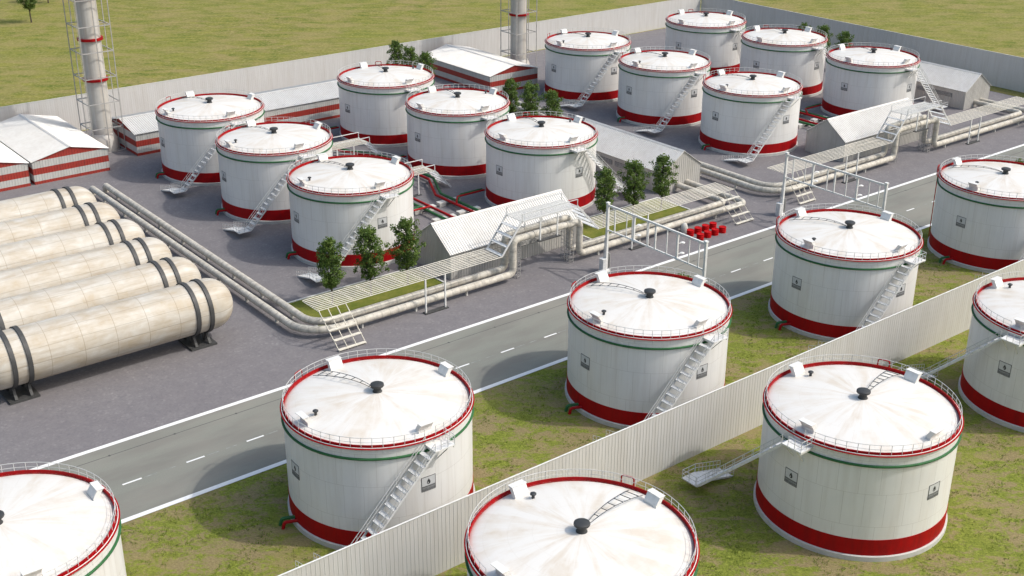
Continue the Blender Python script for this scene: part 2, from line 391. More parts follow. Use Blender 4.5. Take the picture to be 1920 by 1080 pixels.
def tag(o, label=None, cat=None, group=None, kind=None):
    if label: o['label'] = label
    if cat: o['category'] = cat
    if group: o['group'] = group
    if kind: o['kind'] = kind
    return o
def empty(name, loc, rz=0., **k):
    o = bpy.data.objects.new(name, None); S.collection.objects.link(o)
    o.location = loc; o.rotation_euler = (0, 0, rz); o.empty_display_size = .5; return tag(o, **k)
def copy_tree(o, parent=None):
    c = o.copy(); S.collection.objects.link(c)
    if parent is not None: c.parent = parent
    for ch in list(o.children): copy_tree(ch, c)
    return c
def bend(pts, rad, seg=8):
    """polyline with rounded corners; rad may be a list per inner corner"""
    P = [Vector(p) for p in pts]; out = [P[0]]
    for i in range(1, len(P)-1):
        r = rad[i-1] if isinstance(rad, (list, tuple)) else rad
        a = (P[i-1]-P[i]).normalized(); b = (P[i+1]-P[i]).normalized()
        th = a.angle(b)
        if th > math.pi-.02 or r <= 0: out.append(P[i]); continue
        t = min(r/math.tan(th/2), (P[i-1]-P[i]).length*.49 if i > 1 else 1e9, (P[i+1]-P[i]).length*.49 if i < len(P)-2 else 1e9)
        rr = t*math.tan(th/2); c = P[i]+(a+b).normalized()*(rr/math.sin(th/2))
        s0 = P[i]+a*t-c; s1 = P[i]+b*t-c; tot = s0.angle(s1); ax = s0.cross(s1).normalized()
        for k in range(seg+1): out.append(c+Matrix.Rotation(tot*k/seg, 3, ax) @ s0)
    out.append(P[-1])
    res = [out[0]]
    for p in out[1:]:
        L = (p-res[-1]).length; q0 = res[-1].copy()
        for k in range(1, int(L//6)+1): res.append(q0+(p-q0)*(k/(int(L//6)+1)))
        res.append(p)
    return res
def sheet(name, x0, x1, y0, y1, z, mat, label=None, nx=1, ny=1):
    m = MB(); vs = []; fs = []
    for i in range(nx+1):
        for j in range(ny+1): vs.append((x0+(x1-x0)*i/nx, y0+(y1-y0)*j/ny, z))
    for i in range(nx):
        for j in range(ny):
            a = i*(ny+1)+j; fs.append((a, a+ny+1, a+ny+2, a+1))
    m.add(vs, fs); return tag(m.build(name, mat, recalc=False), label, kind='structure')

# ------------------------------------------------------------------ ground, road
sheet('field', -3500, 3500, -3500, 3500, -.045, 'field', 'yellow green meadow outside the fences')
sheet('lawn', -160, 270, -60, 109.3, -.03, 'lawn', 'patchy grass and bare soil around the near tanks')
sheet('yard', -160, 266.5, 125.6, 251.9, -.015, 'gravel', 'grey gravel yard inside the fences')
sheet('road', -400, 500, 109.25, 125.75, 0, 'road', 'grey green two lane road')
ml = MB()
ml.box(-400, 500, 109.30, 109.98, .001, .012); ml.box(-400, 500, 125.08, 125.70, .001, .012)
x = 38.1-7.48*30
while x < 500: ml.box(x, x+2.2, 116.20, 116.44, .001, .012); x += 7.48
tag(ml.build('road_markings', 'mark'), 'white edge lines and short centre dashes', kind='structure')
fm = MB(); x = 40.6-7.48*30
while x < 500: fm.box(x, x+1.5, 116.24, 116.38, .001, .006); fm.box(x+2.4, x+3.7, 116.26, 116.38, .001, .006); x += 7.48
tag(fm.build('worn_markings', 'faint'), kind='structure')
cr = MB(); cr.box(-400, 500, 123.01, 123.09, .001, .008); x = 39.2-7.9*30
while x < 500: cr.box(x, x+.22, 122.92, 123.2, .002, .011); x += 7.9
tag(cr.build('road_joint', 'crack'), kind='structure')

# ------------------------------------------------------------------ fences (corrugated sheets with a real profile)
def corrugated(mb, L, zb, ztop, place, per=.46, dep=.07, thick=0., pf=((0, 0), (.80, 0), (.84, 1), (.95, 1))):
    """place(u, z, off) -> xyz ; ztop a function of u. thick > 0 closes the sheet"""
    us = []; n = max(1, round(L/per)); p = L/n
    for i in range(n):
        for f, d in pf: us.append((i*p+f*p, d*dep))
    us.append((L, 0)); m = len(us); vs = []
    for u, d in us: vs += [place(u, zb, d), place(u, ztop(u), d)]
    fs = [(2*i, 2*i+2, 2*i+3, 2*i+1) for i in range(m-1)]
    if thick:
        for u, d in us: vs += [place(u, zb, d-thick), place(u, ztop(u), d-thick)]
        b = 2*m
        fs += [(b+2*i+1, b+2*i+3, b+2*i+2, b+2*i) for i in range(m-1)]
        fs += [(2*i+1, 2*i+3, b+2*i+3, b+2*i+1) for i in range(m-1)]
        fs += [(0, 1, b+1, b), (2*m-2, b+2*m-2, b+2*m-1, 2*m-1)]
    mb.add(vs, fs)
def fence(name, a, b, h, outward, label, posts_side):
    a = Vector(a+(0,)); b = Vector(b+(0,)); L = (b-a).length; d = (b-a)/L; n = Vector(outward+(0,))
    root = empty(name, a, label=label, cat='fence')
    mb = MB(); corrugated(mb, L, -.2, lambda u: h, lambda u, z, o: tuple(d*u+n*o+Vector((0, 0, z))), .46, .022, .06)
    mb.build('fence_sheet', 'fence', root)
    c = MB(); c.bar(d*0+n*-.02+Vector((0, 0, h+.03)), d*L+n*-.02+Vector((0, 0, h+.03)), .16, .06); c.build('top_capping', 'white', root)
    k = int(L//6)
    proto = MB(); proto.box(-.06, .06, -.06, .06, -.2, h-.1); me = None
    rl = MB()
    for z in (1.2, h-1.2): rl.bar(n*-.12+Vector((0, 0, z)), d*L+n*-.12+Vector((0, 0, z)), .06, .1)
    rl.build('back_rail', 'galv', root)
    for i in range(min(k, 95)+1):
        if me is None:
            o = proto.build('post', 'galv', root); me = o
        else:
            o = me.copy(); S.collection.objects.link(o)
        o.location = d*(L*i/max(1, min(k, 95)))+n*-.24
    return root
fence('boundary_fence', (-60, 252.6), (270.7, 252.6), 7.5, (0, -1), 'long pale corrugated fence behind the striped sheds and smoke stacks', -1)
fence('boundary_fence', (271.3, 60), (271.3, 252.9), 7.9, (-1, 0), 'shaded grey corrugated fence closing the far right side of the yard', -1)
fence('middle_fence', (-10, 82.1), (262, 82.1), 7.45, (0, -1), 'long pale corrugated fence running between the two nearest rows of tanks', -1)

# ------------------------------------------------------------------ vertical storage tanks
RT = 9.75
def local(m, x, y, z): return (m*x, y, z)
def make_tank(m):
    """m = 1 or -1 (mirrored in x); stair platform faces -y"""
    root = empty('storage_tank', (0, 0, 0))
    MB().lathe([(0, -.3), (10.0, -.3), (10.0, .50), (9.9, .55), (0, .55)]).build('foundation', 'conc', root, True)
    MB().lathe([(9.3, .5), (RT, .5), (RT, 11.95), (9.55, 12.0)], 128).build('shell', 'shell', root, True)
    MB().lathe([(9.70, .56), (9.80, .56), (9.80, 2.40), (9.70, 2.40), (9.70, .56)], 128).build('red_band', 'red', root, True)
    MB().lathe([(9.84+.13*math.cos(t), 10.84+.13*math.sin(t)) for t in [2*math.pi*i/12 for i in range(12)]+[0]], 128).build('green_ring', 'green', root, True)
    prof = [(0, 13.02), (1.5, 12.99), (3, 12.92), (4.5, 12.80), (6, 12.62), (7.2, 12.46), (8.2, 12.30), (8.9, 12.14), (9.3, 12.02), (9.5, 11.93), (9.6, 11.85)]
    MB().lathe(prof, 128).build('roof', 'roof', root, True, angle=60)
    rim = MB(); rim.lathe([(9.56, 11.8), (9.66, 11.8), (9.66, 12.30), (9.56, 12.30), (9.56, 11.8)], 128)
    rim.lathe([(9.62, 11.96), (9.98, 11.96), (10.0, 11.99), (9.98, 12.03), (9.62, 12.04), (9.62, 11.96)], 128)
    rim.build('roof_rim', 'red', root, True)
    deck = MB(); deck.lathe([(9.82+.04*math.cos(t), 12.08+.04*math.sin(t)) for t in [2*math.pi*i/8 for i in range(8)]+[0]], 128)
    deck.build('rim_flange', 'white', root, True)
    # railing, with a gap at the stair platform
    rl = MB(); g0 = R(-90)+m*R(3.2); g1 = R(-90)-m*R(4.4)
    lo, hi = (g0, g1+2*math.pi) if m > 0 else (g1, g0)
    if m < 0: lo, hi = g1, g0+2*math.pi
    K = 112
    for z, rr in ((13.10, .030), (12.62, .022)):
        rl.tube([(9.66*math.cos(lo+(hi-lo)*i/K), 9.66*math.sin(lo+(hi-lo)*i/K), z) for i in range(K+1)], rr, 5)
    for i in range(57):
        t = lo+(hi-lo)*i/56; rl.bar((9.66*math.cos(t), 9.66*math.sin(t), 12.1), (9.66*math.cos(t), 9.66*math.sin(t), 13.1), .045)
    rl.build('railing', 'rail', root)
    # vents
    v = MB().lathe([(0, 12.95), (.52, 12.95), (.50, 13.05), (.40, 13.2), (.40, 13.62), (0, 13.62)], 28).build('roof_vent', 'dark', root, True)
    MB().lathe([(0, 13.58), (.45, 13.58), (.68, 13.63), (.72, 13.72), (.70, 13.86), (.56, 13.93), (0, 13.95)], 32).build('vent_cap', 'dark', v, True)
    sv = MB().lathe([(0, 12.3), (.2, 12.35), (.15, 12.5), (.15, 12.85), (0, 12.85)], 16, m*-7.05, .45).build('small_vent', 'dark', root, True)
    MB().lathe([(0, 12.82), (.2, 12.82), (.29, 12.88), (.29, 12.98), (.2, 13.04), (0, 13.05)], 18, m*-7.05, .45).build('vent_cap', 'dark', sv, True)
    # four leaning foam boxes
    poly = [(0, -.3), (.56, -.35), (.56, .36), (.98, .98), (.42, 1.0), (0, .30)]
    for a in (0, 90, 180, 270):
        ca, sa = math.cos(R(a)), math.sin(R(a)); b = 8.08
        pl = lambda u, z, e: ((b+u)*ca-e*sa, (b+u)*sa+e*ca, 12.24+z)
        h = MB().prism(poly, -.76, .76, pl).build('foam_box', 'white', root)
        MB().prism([(1.06, .99), (.36, 1.01), (.36, 1.07), (1.06, 1.05)], -.81, .81, pl).build('lid', 'white', h)
    # arched roof ladder
    ld = MB(); L = []
    def zr(r):
        for (ra, za), (rb, zb) in zip(prof, prof[1:]):
            if r <= rb: return za+(zb-za)*(r-ra)/(rb-ra)
        return 11.6
    for sgn in (0, 1):
        pts = []
        for i in range(15):
            t = i/14; r = .5+8.2*t; hw = (.10+.62*t); ax = math.radians(104.5)
            cx, cy = math.cos(ax)*r, math.sin(ax)*r; px_, py_ = -math.sin(ax), math.cos(ax)
            o = hw if sgn else -hw; zz = zr(min(9.2, math.hypot(cx, cy)))+.16+.45*math.sin(math.pi*min(1, t*1.0))**.8*(1-t*.5)
            pts.append((m*(cx+px_*o), cy+py_*o, zz))
        L.append(pts); ld.tube(pts, .036, 5)
    for i in (1, 3, 5, 7, 9, 11, 13): ld.bar(L[0][i], L[1][i], .055)
    ld.build('roof_ladder', 'darkline', root)
    # oil drop signs
    for a in (-93, 177, 87, -3):
        c0 = R(a) if m > 0 else math.pi-R(a)
        sg = MB(); W = .82/RT; z0, z1 = 6.20, 7.86; zc = 7.28
        def P(u, z, o): t = c0+u; return ((RT+o)*math.cos(t), (RT+o)*math.sin(t), z)
        def strip(u0, u1, za, zb, o, n=6):
            vs = []; fs = []
            for i in range(n+1):
                u = u0+(u1-u0)*i/n; vs += [P(u, za, o), P(u, zb, o), P(u, za, o-.012), P(u, zb, o-.012)]
            for i in range(n):
                q = 4*i; fs += [(q, q+4, q+5, q+1), (q+1, q+5, q+7, q+3), (q+2, q+3, q+7, q+6), (q, q+2, q+6, q+4)]
            fs += [(0, 1, 3, 2), (4*n, 4*n+2, 4*n+3, 4*n+1)]; sg.add(vs, fs)
        sg.cur = 0; strip(-W, W, z0, z1, .022)
        sg.cur = 1; e = .055/RT
        strip(-W, -W+e, z0, z1, .036, 1); strip(W-e, W, z0, z1, .036, 1); strip(-W, W, z1-.06, z1, .037); strip(-W, W, z0, z0+.06, .037)
        sg.cur = 2; strip(-W+e, W-e, z0+.42, z0+.60, .030)
        sg.cur = 1
        for zz, hh in ((.10, .085), (.22, .07), (.33, .05)): strip(-W+e, W-e, z0+zz, z0+zz+hh, .031)
        drop = []
        for i in range(22):
            t = i/22*2*math.pi; rr = .26; dx = rr*math.sin(t)*(math.sin(t/2)**1.1); dz = rr*1.22*math.cos(t)
            drop.append((dx/RT, zc-.02+dz))
        def flat(pts, o):
            n = len(pts); sg.add([P(u, z, o) for u, z in pts]+[P(u, z, o-.01) for u, z in pts],
                [tuple(range(n)), tuple(range(n, 2*n))[::-1]]+[(i, n+i, n+(i+1) % n, (i+1) % n) for i in range(n)])
        flat(drop, .042)
        sg.cur = 0; flat([(u*.25-.007, zc-.14+(z-zc)*.36) for u, z in drop], .050)
        sg.build('oil_drop_sign', ['signbg', 'signink', 'signgrey'], root)
    # over-rim pipe and the two outlets at the foot
    a0, a1 = R(110.5), R(117.5); q = 10.12
    pts = [(m*q*math.cos(a0), q*math.sin(a0), -.1), (m*q*math.cos(a0), q*math.sin(a0), 12.8), (m*q*math.cos(a1), q*math.sin(a1), 12.8), (m*q*math.cos(a1), q*math.sin(a1), 11.3)]
    MB().tube(bend(pts, .22, 4), .07, 8).build('over_rim_pipe', 'red', root, True)
    for ang, mat, dz in ((170.5, 'green', .02), (175.0, 'redpipe', 0)):
        sx_, sy_ = 9.7*math.cos(R(ang)), 9.7*math.sin(R(ang)); dx, dy = -.86, .42
        pts = [(m*sx_, sy_, .78+dz), (m*(sx_+dx*1.5), sy_+dy*1.5, .72+dz), (m*(sx_+dx*1.7), sy_+dy*1.7, -.1)]
        MB().tube(bend(pts, .35, 5), .175, 12).build('outlet_pipe', mat, root, True)
    # platform
    pf = MB(); pf.box(m*-.78, m*1.62, -9.62, -11.46, 11.36, 11.50)
    pf.box(m*-.70, m*-.60, -9.7, -11.4, 11.16, 11.36); pf.box(m*1.44, m*1.54, -9.7, -11.4, 11.16, 11.36)
    pf.bar((m*.9, -11.2, 11.2), (m*.7, -9.74, 9.5), .09); pf.bar((m*-.6, -11.2, 11.2), (m*-.55, -9.74, 9.5), .09)
    plat = pf.build('stair_platform', 'white', root)
    pr = MB()
    for z in (12.02, 12.55):
        pr.bar((m*-.05, -11.40, z), (m*1.56, -11.40, z), .05); pr.bar((m*1.56, -11.40, z), (m*1.56, -9.8, z), .05)
    for x_, y_ in ((-.05, -11.4), (.75, -11.4), (1.56, -11.4), (1.56, -10.6), (1.56, -9.85)): pr.bar((m*x_, y_, 11.5), (m*x_, y_, 12.57), .05)
    pr.bar((m*.9, -9.9, 11.5), (m*.9, -9.35, 12.35), .05); pr.bar((m*.2, -9.9, 11.5), (m*.2, -9.35, 12.35), .05)
    for i in range(3): pr.bar((m*.2, -9.9+.17*i+.1, 11.72+.26*i), (m*.9, -9.9+.17*i+.1, 11.72+.26*i), .06)
    pr.build('platform_rail', 'rail', plat)
    # staircase
    x0, z0, x1, z1 = -.78, 11.42, -11.35, 1.15; ya, yb = -9.82, -11.42
    stair = empty('staircase', (0, 0, 0)); stair.parent = root
    for y_ in (ya, yb): MB().bar((m*x0, y_, z0-.08), (m*x1, y_, z1-.02), .055, .24).build('stringer', 'galv', stair)
    n = 15
    for i in range(n):
        t = (i+.75)/n; cx = x0+(x1-x0)*t; cz = z0+(z1-z0)*t
        b = MB(); b.box(m*(cx-.26), m*(cx+.24), ya-.02, yb+.02, cz-.03, cz+.02)
        b.box(m*(cx-.29), m*(cx-.26), ya-.02, yb+.02, cz-.09, cz+.02)
        b.build('tread', 'galv', stair)
    for y_ in (ya+.04, yb-.04):
        h = MB()
        for dz in (.52, 1.02): h.bar((m*x0, y_, z0+dz), (m*x1, y_, z1+dz), .05)
        for i in range(10):
            t = i/9; h.bar((m*(x0+(x1-x0)*t), y_, z0+(z1-z0)*t), (m*(x0+(x1-x0)*t), y_, z0+(z1-z0)*t+1.03), .04)
        h.build('handrail', 'rail', stair)
    # landing and the short lower flight (towards +y)
    lb = MB(); lb.box(m*-11.35, m*-13.55, -9.45, -11.5, 1.05, 1.15)
    lz = lb.build('landing', 'galv', root)
    lr = MB()
    for z in (1.65, 2.15):
        lr.bar((m*-11.45, -11.45, z), (m*-13.5, -11.45, z), .05); lr.bar((m*-13.5, -11.45, z), (m*-13.5, -9.45, z), .05)
    for x_, y_ in ((-11.5, -11.45), (-12.5, -11.45), (-13.5, -11.45), (-13.5, -10.5), (-13.5, -9.5)): lr.bar((m*x_, y_, 1.1), (m*x_, y_, 2.17), .05)
    lr.build('landing_rail', 'rail', lz)
    lf = MB(); nn = 7
    for x_ in (-11.5, -13.45): lf.bar((m*x_, -9.45, 1.02), (m*x_, -5.4, .0), .06, .2)
    for i in range(nn):
        t = (i+.5)/nn; lf.box(m*-11.5, m*-13.45, -9.45+4.05*t-.22, -9.45+4.05*t+.22, 1.08-1.1*t-.03, 1.08-1.1*t+.02)
    lf.build('lower_steps', 'galv', lz)
    lh = MB()
    for x_ in (-11.46, -13.5):
        for dz in (.5, 1.0): lh.bar((m*x_, -9.45, 1.15+dz), (m*x_, -5.4, .05+dz), .045)
        for i in range(8):
            t = i/7; lh.bar((m*x_, -9.45+4.05*t, 1.1-1.1*t), (m*x_, -9.45+4.05*t, 1.15-1.1*t+1.0), .04)
    lh.build('lower_handrail', 'rail', lz)
    return root

tankA = make_tank(1); tankB = make_tank(-1)
G_A = 'tanks of the left yard block'; G_C = 'tanks of the far yard block'; G_E = 'tanks between the road and the middle fence'; G_F = 'tanks on the near side of the middle fence'
base = 'white oil tank '
tanks = [
 ('A', 95.46, 211.40, 0, base+'nearest the striped sheds, rearmost of the left row of three', G_A),
 ('A', 95.43, 186.37, 0, base+'in the middle of the leftmost row of three', G_A),
 ('A', 95.30, 161.26, 0, base+'behind the three small trees of the left turf plot', G_A),
 ('B', 134.60, 211.60, 0, base+'standing at the far end of the long striped shed', G_A),
 ('B', 134.45, 186.35, 0, base+'in front of small trees and pale bushes, middle of its row', G_A),
 ('B', 134.40, 161.30, 0, base+'just behind the nearer corrugated shed with raised pipes', G_A),
 ('A', 189.78, 211.43, 0, base+'right beside the rear smoke stack and striped shed corner', G_C),
 ('A', 189.72, 186.43, 0, base+'middle of the far row whose stairs run down to the left', G_C),
 ('A', 189.46, 161.25, 0, base+'foremost of the far block, landing beside the big pipe bend', G_C),
 ('B', 229.05, 211.58, 0, base+'farthest of all, by the corner where the two boundary fences meet', G_C),
 ('B', 229.05, 186.50, 0, base+'with small trees showing over its far rim by the grey fence', G_C),
 ('B', 228.80, 161.30, 0, base+'whose stair runs down towards the rightmost grey corrugated shed', G_C),
 ('A', 20.61, 96.70, 0, base+'cut off by the lower left corner, beside the road', G_E),
 ('A', 59.01, 96.66, 0, base+'whose roof overlaps the road below the pipes, left of centre', G_E),
 ('A', 97.97, 96.66, 0, base+'in front of the nearer sign gantry, beyond the middle fence', G_E),
 ('A', 136.42, 96.62, 0, base+'in front of the farther sign gantry, beyond the middle fence', G_E),
 ('A', 175.30, 96.62, 0, base+'at the right edge beside the road, beyond the fence', G_E),
 ('F', 59.21, 64.99, 0, base+'seen mostly from above, cut by the bottom edge near the fence', G_F),
 ('F', 97.43, 64.92, 0, base+'complete in the lower right, its stair reaching towards the fence', G_F),
 ('F', 135.76, 64.89, 0, base+'cut off by the right edge, nearer than the middle fence', G_F)]
used = set()
for t, x, y, z, lab, grp in tanks:
    src = tankB if t == 'B' else tankA
    o = src if src.name not in used and t != 'F' else copy_tree(src)
    used.add(src.name)
    o.location = (x, y, 0); o.rotation_euler = (0, 0, -math.pi/2 if t == 'F' else 0)
    tag(o, lab, 'storage tank', grp)

# ------------------------------------------------------------------ horizontal tanks
def make_hz():
    root = empty('horizontal_tank', (0, 0, 0)); ZC = 5.2; Rr = 3.5; H = 13.9
    mb = MB(); prof = []
    for i in range(13):
        t = i/12*math.pi/2; prof.append((Rr*math.sin(t), -H-3.25*math.cos(t)))
    for x_ in (-9, -4.5, 0, 4.5, 9): prof.append((Rr, x_))
    for i in range(13):
        t = i/12*math.pi/2; prof.append((Rr*math.cos(t), H+3.25*math.sin(t)))
    mb.lathe(prof, 72); mb.v = [(z, x_, y_) for x_, y_, z in mb.v]
    b = mb.build('vessel', 'hz', root, True, angle=70); b.location = (0, 0, ZC)
    for x_ in (-12.85, -10.95, 10.95, 12.85):
        r_ = MB(); r_.lathe([(3.42, -.27), (3.70, -.27), (3.70, .27), (3.42, .27), (3.42, -.27)], 72); r_.v = [(z, p, q) for p, q, z in r_.v]
        s_ = r_.build('strap', 'strap', root, True); s_.location = (x_, 0, ZC)
    for xc in (-11.9, 11.9):
        sd_ = MB(); sd_.box(xc-1.85, xc+1.85, -2.1, 2.1, -.05, .28)
        for x_ in (xc-.95, xc+.95):
            for y_ in (-1, 1):
                sd_.bar((x_, y_*.75, 1.95), (x_, y_*1.75, .28), .34, .30); sd_.bar((x_, y_*.75, 1.85), (x_, y_*.1, .28), .2, .2)
            sd_.box(x_-.19, x_+.19, -1.1, 1.1, 1.5, 1.78)
        sd_.build('saddle', 'strap', root)
    return root
hz = make_hz()
hl = ['nearest of the six long cream vessels, its dark saddle feet fully in view', 'second of the cream vessels counted from the road', 'third of the cream vessels counted from the road',
      'fourth of the cream vessels counted from the road', 'fifth of the cream vessels counted from the road', 'rearmost of the long cream vessels, next to the striped sheds']
for i in range(6):
    o = hz if i == 0 else copy_tree(hz)
    o.location = (48.05, 143.9+9.6*i, 0); tag(o, hl[i], 'pressure vessel', 'long cream vessels lying side by side')

# ------------------------------------------------------------------ gabled sheds
def shed(name, x, y, L, W, eave, ridge, rz, wall, roof, label, group=None, louvre=True, over=.25, per=.5):
    """gable faces local -y end at y=0, ridge along +y, centred on x=0"""
    root = empty(name, (x, y, 0), rz, label=label, cat='shed', group=group)
    hw = W/2; sl = (ridge-eave)/hw
    core = MB(); core.prism([(-hw+.06, -.1), (hw-.06, -.1), (hw-.06, eave-.05), (0, ridge-.07), (-hw+.06, eave-.05)], .06, L-.06, lambda a, b, e: (a, e, b))
    core.build('inner_wall', wall, root)
    wl = MB()
    gt = lambda u: ridge-.04-abs(u-hw)*sl
    corrugated(wl, W, -.1, gt, lambda u, z, o: (u-hw, -o, z), per, .05, .03); wl.build('wall', wall, root)
    wl = MB(); corrugated(wl, W, -.1, gt, lambda u, z, o: (hw-u, L+o, z), per, .05, .03); wl.build('wall', wall, root)
    wl = MB(); corrugated(wl, L, -.1, lambda u: eave-.05, lambda u, z, o: (-hw-o, L-u, z), per, .05, .03); wl.build('wall', wall, root)
    wl = MB(); corrugated(wl, L, -.1, lambda u: eave-.05, lambda u, z, o: (hw+o, u, z), per, .05, .03); wl.build('wall', wall, root)
    rf = MB(); T = hw+over; LL = L+2*over
    for sg in (-1, 1):
        nx, nz = sl/math.hypot(1, sl), 1/math.hypot(1, sl)
        def pl(u, z, o, sg=sg):
            a = (1-z)*T      # z: 0 at eave, 1 at ridge
            return (sg*(a+nx*o), -over+(u if sg > 0 else LL-u), ridge+.03-a*sl+nz*o)
        corrugated(rf, LL, 0, lambda u: 1., pl, .44, .075, .05, ((0, 0), (.45, 0), (.58, 1), (.87, 1)))
    rf.build('roof', roof, root)
    rc = MB(); rc.prism([(-.3, ridge-.3*sl+.09), (0, ridge+.10), (.3, ridge-.3*sl+.09), (.3, ridge-.3*sl+.13), (0, ridge+.15), (-.3, ridge-.3*sl+.13)], -over-.01, L+over+.01, lambda a, b, e: (a, e, b))
    rc.build('ridge_cap', roof, root)
    if louvre:
        for sg in (-1, 1):
            for (u0, u1) in ((L*.13, L*.485), (L*.515, L*.87)):
                fr = MB(); fr.box(sg*(hw+.02), sg*(hw+.10), u0, u1, 2.25, 3.1); f_ = fr.build('louvre', 'signink', root)
                bl = MB()
                for i in range(4):
                    z = 2.36+i*.20; bl.prism([(.09, z), (.16, z-.01), (.16, z+.05), (.09, z+.06)], u0+.02, u1-.02, lambda a, b, e, sg=sg: (sg*(hw+a), e, b))
                bl.build('blades', 'louver', f_)
    return root
gs = 'red and white striped sheds'; gw = 'grey corrugated pump sheds'
shed('striped_shed', 72.2, 223.1, 27.2, 14.2, 4.38, 6.0, 0, 'stripes', 'shedroof', 'red and white striped shed with pale roof beside the left smoke stack', gs, False)
shed('striped_shed', 57.2, 223.1, 27.2, 14.2, 4.38, 6.0, 0, 'stripes', 'shedroof', 'striped shed cut off by the left edge of the picture', gs, False)
shed('striped_shed', 177.4, 223.1, 27.2, 14.2, 4.38, 6.0, 0, 'stripes', 'shedroof', 'striped shed standing alone in front of the rear smoke stack', gs, False)
shed('long_striped_shed', 141.2, 235.35, 54.2, 14.1, 4.42, 6.0, math.pi/2, 'stripes', 'shedroof', 'very long low striped shed running along the back fence behind the tanks', gs, False)
shed('pump_shed', 99.5, 145.0, 25.4, 9.5, 4.3, 7.72, -math.pi/2, 'shedwall', 'shedroof', 'corrugated shed under the nearer raised pipe loop and footbridge', gw)
shed('pump_shed', 157.3, 148.6, 26.3, 9.5, 4.1, 7.36, 0, 'shedwall', 'shedroof', 'corrugated shed behind three trees with two big pipes entering its gable', gw)
shed('pump_shed', 193.9, 145.3, 25.7, 9.5, 4.2, 7.6, -math.pi/2, 'shedwall', 'shedroof', 'corrugated shed under the farther raised pipe loop and footbridge', gw)
shed('pump_shed', 251.2, 148.3, 25.7, 9.5, 4.2, 7.48, 0, 'shedwall', 'shedroof', 'corrugated shed farthest right beside the grey boundary fence', gw)

# ------------------------------------------------------------------ smoke stacks
def make_stack():
    root = empty('smoke_stack', (0, 0, 0))
    MB().lathe([(0, -.1), (2.85, -.1), (2.75, 2.3), (2.1, 3.4), (1.95, 3.5), (0, 3.5)], 48).build('stack_base', 'stack', root, True)
    MB().lathe([(0, 3.3), (2.05, 3.3), (2.0, 30), (1.95, 42), (1.6, 42), (1.6, 41), (0, 41)], 48).build('flue', 'stack', root, True)
    for z in (14.3, 22.2, 30.3):
        MB().lathe([(1.9, z-.24), (2.42, z-.24), (2.42, z+.24), (1.9, z+.24), (1.9, z-.24)], 48).build('red_ring', 'redpipe', root, True)
    f = MB(); h = 3.12
    pts = [(-h, -h), (h, -h), (h, h), (-h, h), (0, -h), (h, 0), (0, h), (-h, 0)]
    for x_, y_ in pts: f.bar((x_, y_, -.1), (x_, y_, 40), .145)
    for z in range(0, 41, 5):
        z_ = z+.08 if z == 0 else z
        for a, b in ((0, 1), (1, 2), (2, 3), (3, 0)): f.bar(pts[a]+(z_,), pts[b]+(z_,), .16, .17)
    for z in range(5, 41, 10):
        for a in (4, 5, 6, 7):
            x_, y_ = pts[a]; q = 2.0/3.12; f.bar((x_, y_, z-.1), (x_*q, y_*q, z-.1), .10)
    f.build('frame', 'frame', root)
    l = MB()
    for x_ in (-.9, -.45): l.bar((x_-h+.6, -h-.1, 0), (x_-h+.6, -h-.1, 38), .05)
    for i in range(95): l.bar((-h-.3, -h-.1, .4*i+.2), (-h+.15, -h-.1, .4*i+.2), .035)
    l.build('climbing_ladder', 'frame', root)
    return root
st1 = make_stack(); st1.location = (83.65, 236.85, 0)
tag(st1, 'tall smoke stack in a steel frame at the upper left beside striped sheds', 'smoke stack', 'smoke stacks in steel frames')
st2 = copy_tree(st1); st2.location = (189.75, 236.95, 0)
tag(st2, 'smoke stack in a steel frame behind the lone striped shed, top centre', 'smoke stack', 'smoke stacks in steel frames')

# ------------------------------------------------------------------ big lagged pipelines
PZ = 1.2; PR = .54
def pipeline(dx, far, label):
    for (xl, yl, xr, endx, rb, nm) in ((71.45, 134.2, 106.65, far[0], 5.2, 'outer'), (73.9, 136.65, 107.0, far[1], 3.4, 'inner')):
        root = empty('pipeline', (xl+dx, 211.5, 0), label=label[nm], cat='pipeline', group='big cream pipelines')
        o = Vector((-(xl+dx), -211.5, 0))
        pts = [(xl+dx, 211.5, -.2), (xl+dx, 211.5, PZ), (xl+dx, yl, PZ), (xr+dx, yl, PZ), (xr+dx, yl, 6.65), (119.85+dx, yl, 6.65), (119.85+dx, yl, PZ), (endx, yl, PZ), (endx, 148.75 if far[2] else yl+.01+40, PZ)]
        path = [p+o for p in bend(pts, [.5, rb, .95, .95, .95, .95, 1.3], 7)]
        MB().tube(path, PR, 20, uvs=True).build('pipe_run', 'pipe', root, True, recalc=False)
        for x_ in (110.5+dx, 113.6+dx, 117.0+dx):
            c = Vector((x_, yl, 6.65))+o; MB().tube([c-Vector((.05, 0, 0)), c+Vector((.05, 0, 0))], .60, 20).build('flange', 'pipe', root, True)
        for y_ in [206-9*i for i in range(8)]:
            MB().box(xl+dx-.22+o.x, xl+dx+.22+o.x, y_-.12+o.y, y_+.12+o.y, -.1, .72).build('pipe_support', 'block', root)
        for x_ in [80+9*i for i in range(3)]+[124+9*i for i in range(4)]:
            MB().box(x_+dx-.12+o.x, x_+dx+.12+o.x, yl-.1+o.y, yl+.32+o.y, -.1, .72).build('pipe_support', 'block', root)
pipeline(0, (158.55, 156.05, True), {'outer': 'outer cream pipe beside the long vessels, nearest the road under the near footbridge', 'inner': 'inner cream pipe beside the grass plots, one row behind the roadside pipe'})
pipeline(94.3, (252.9, 250.4, True), {'outer': 'roadside cream pipe of the far pair, bending near the sign gantry', 'inner': 'inner cream pipe of the far pair, behind the one nearest the road'})

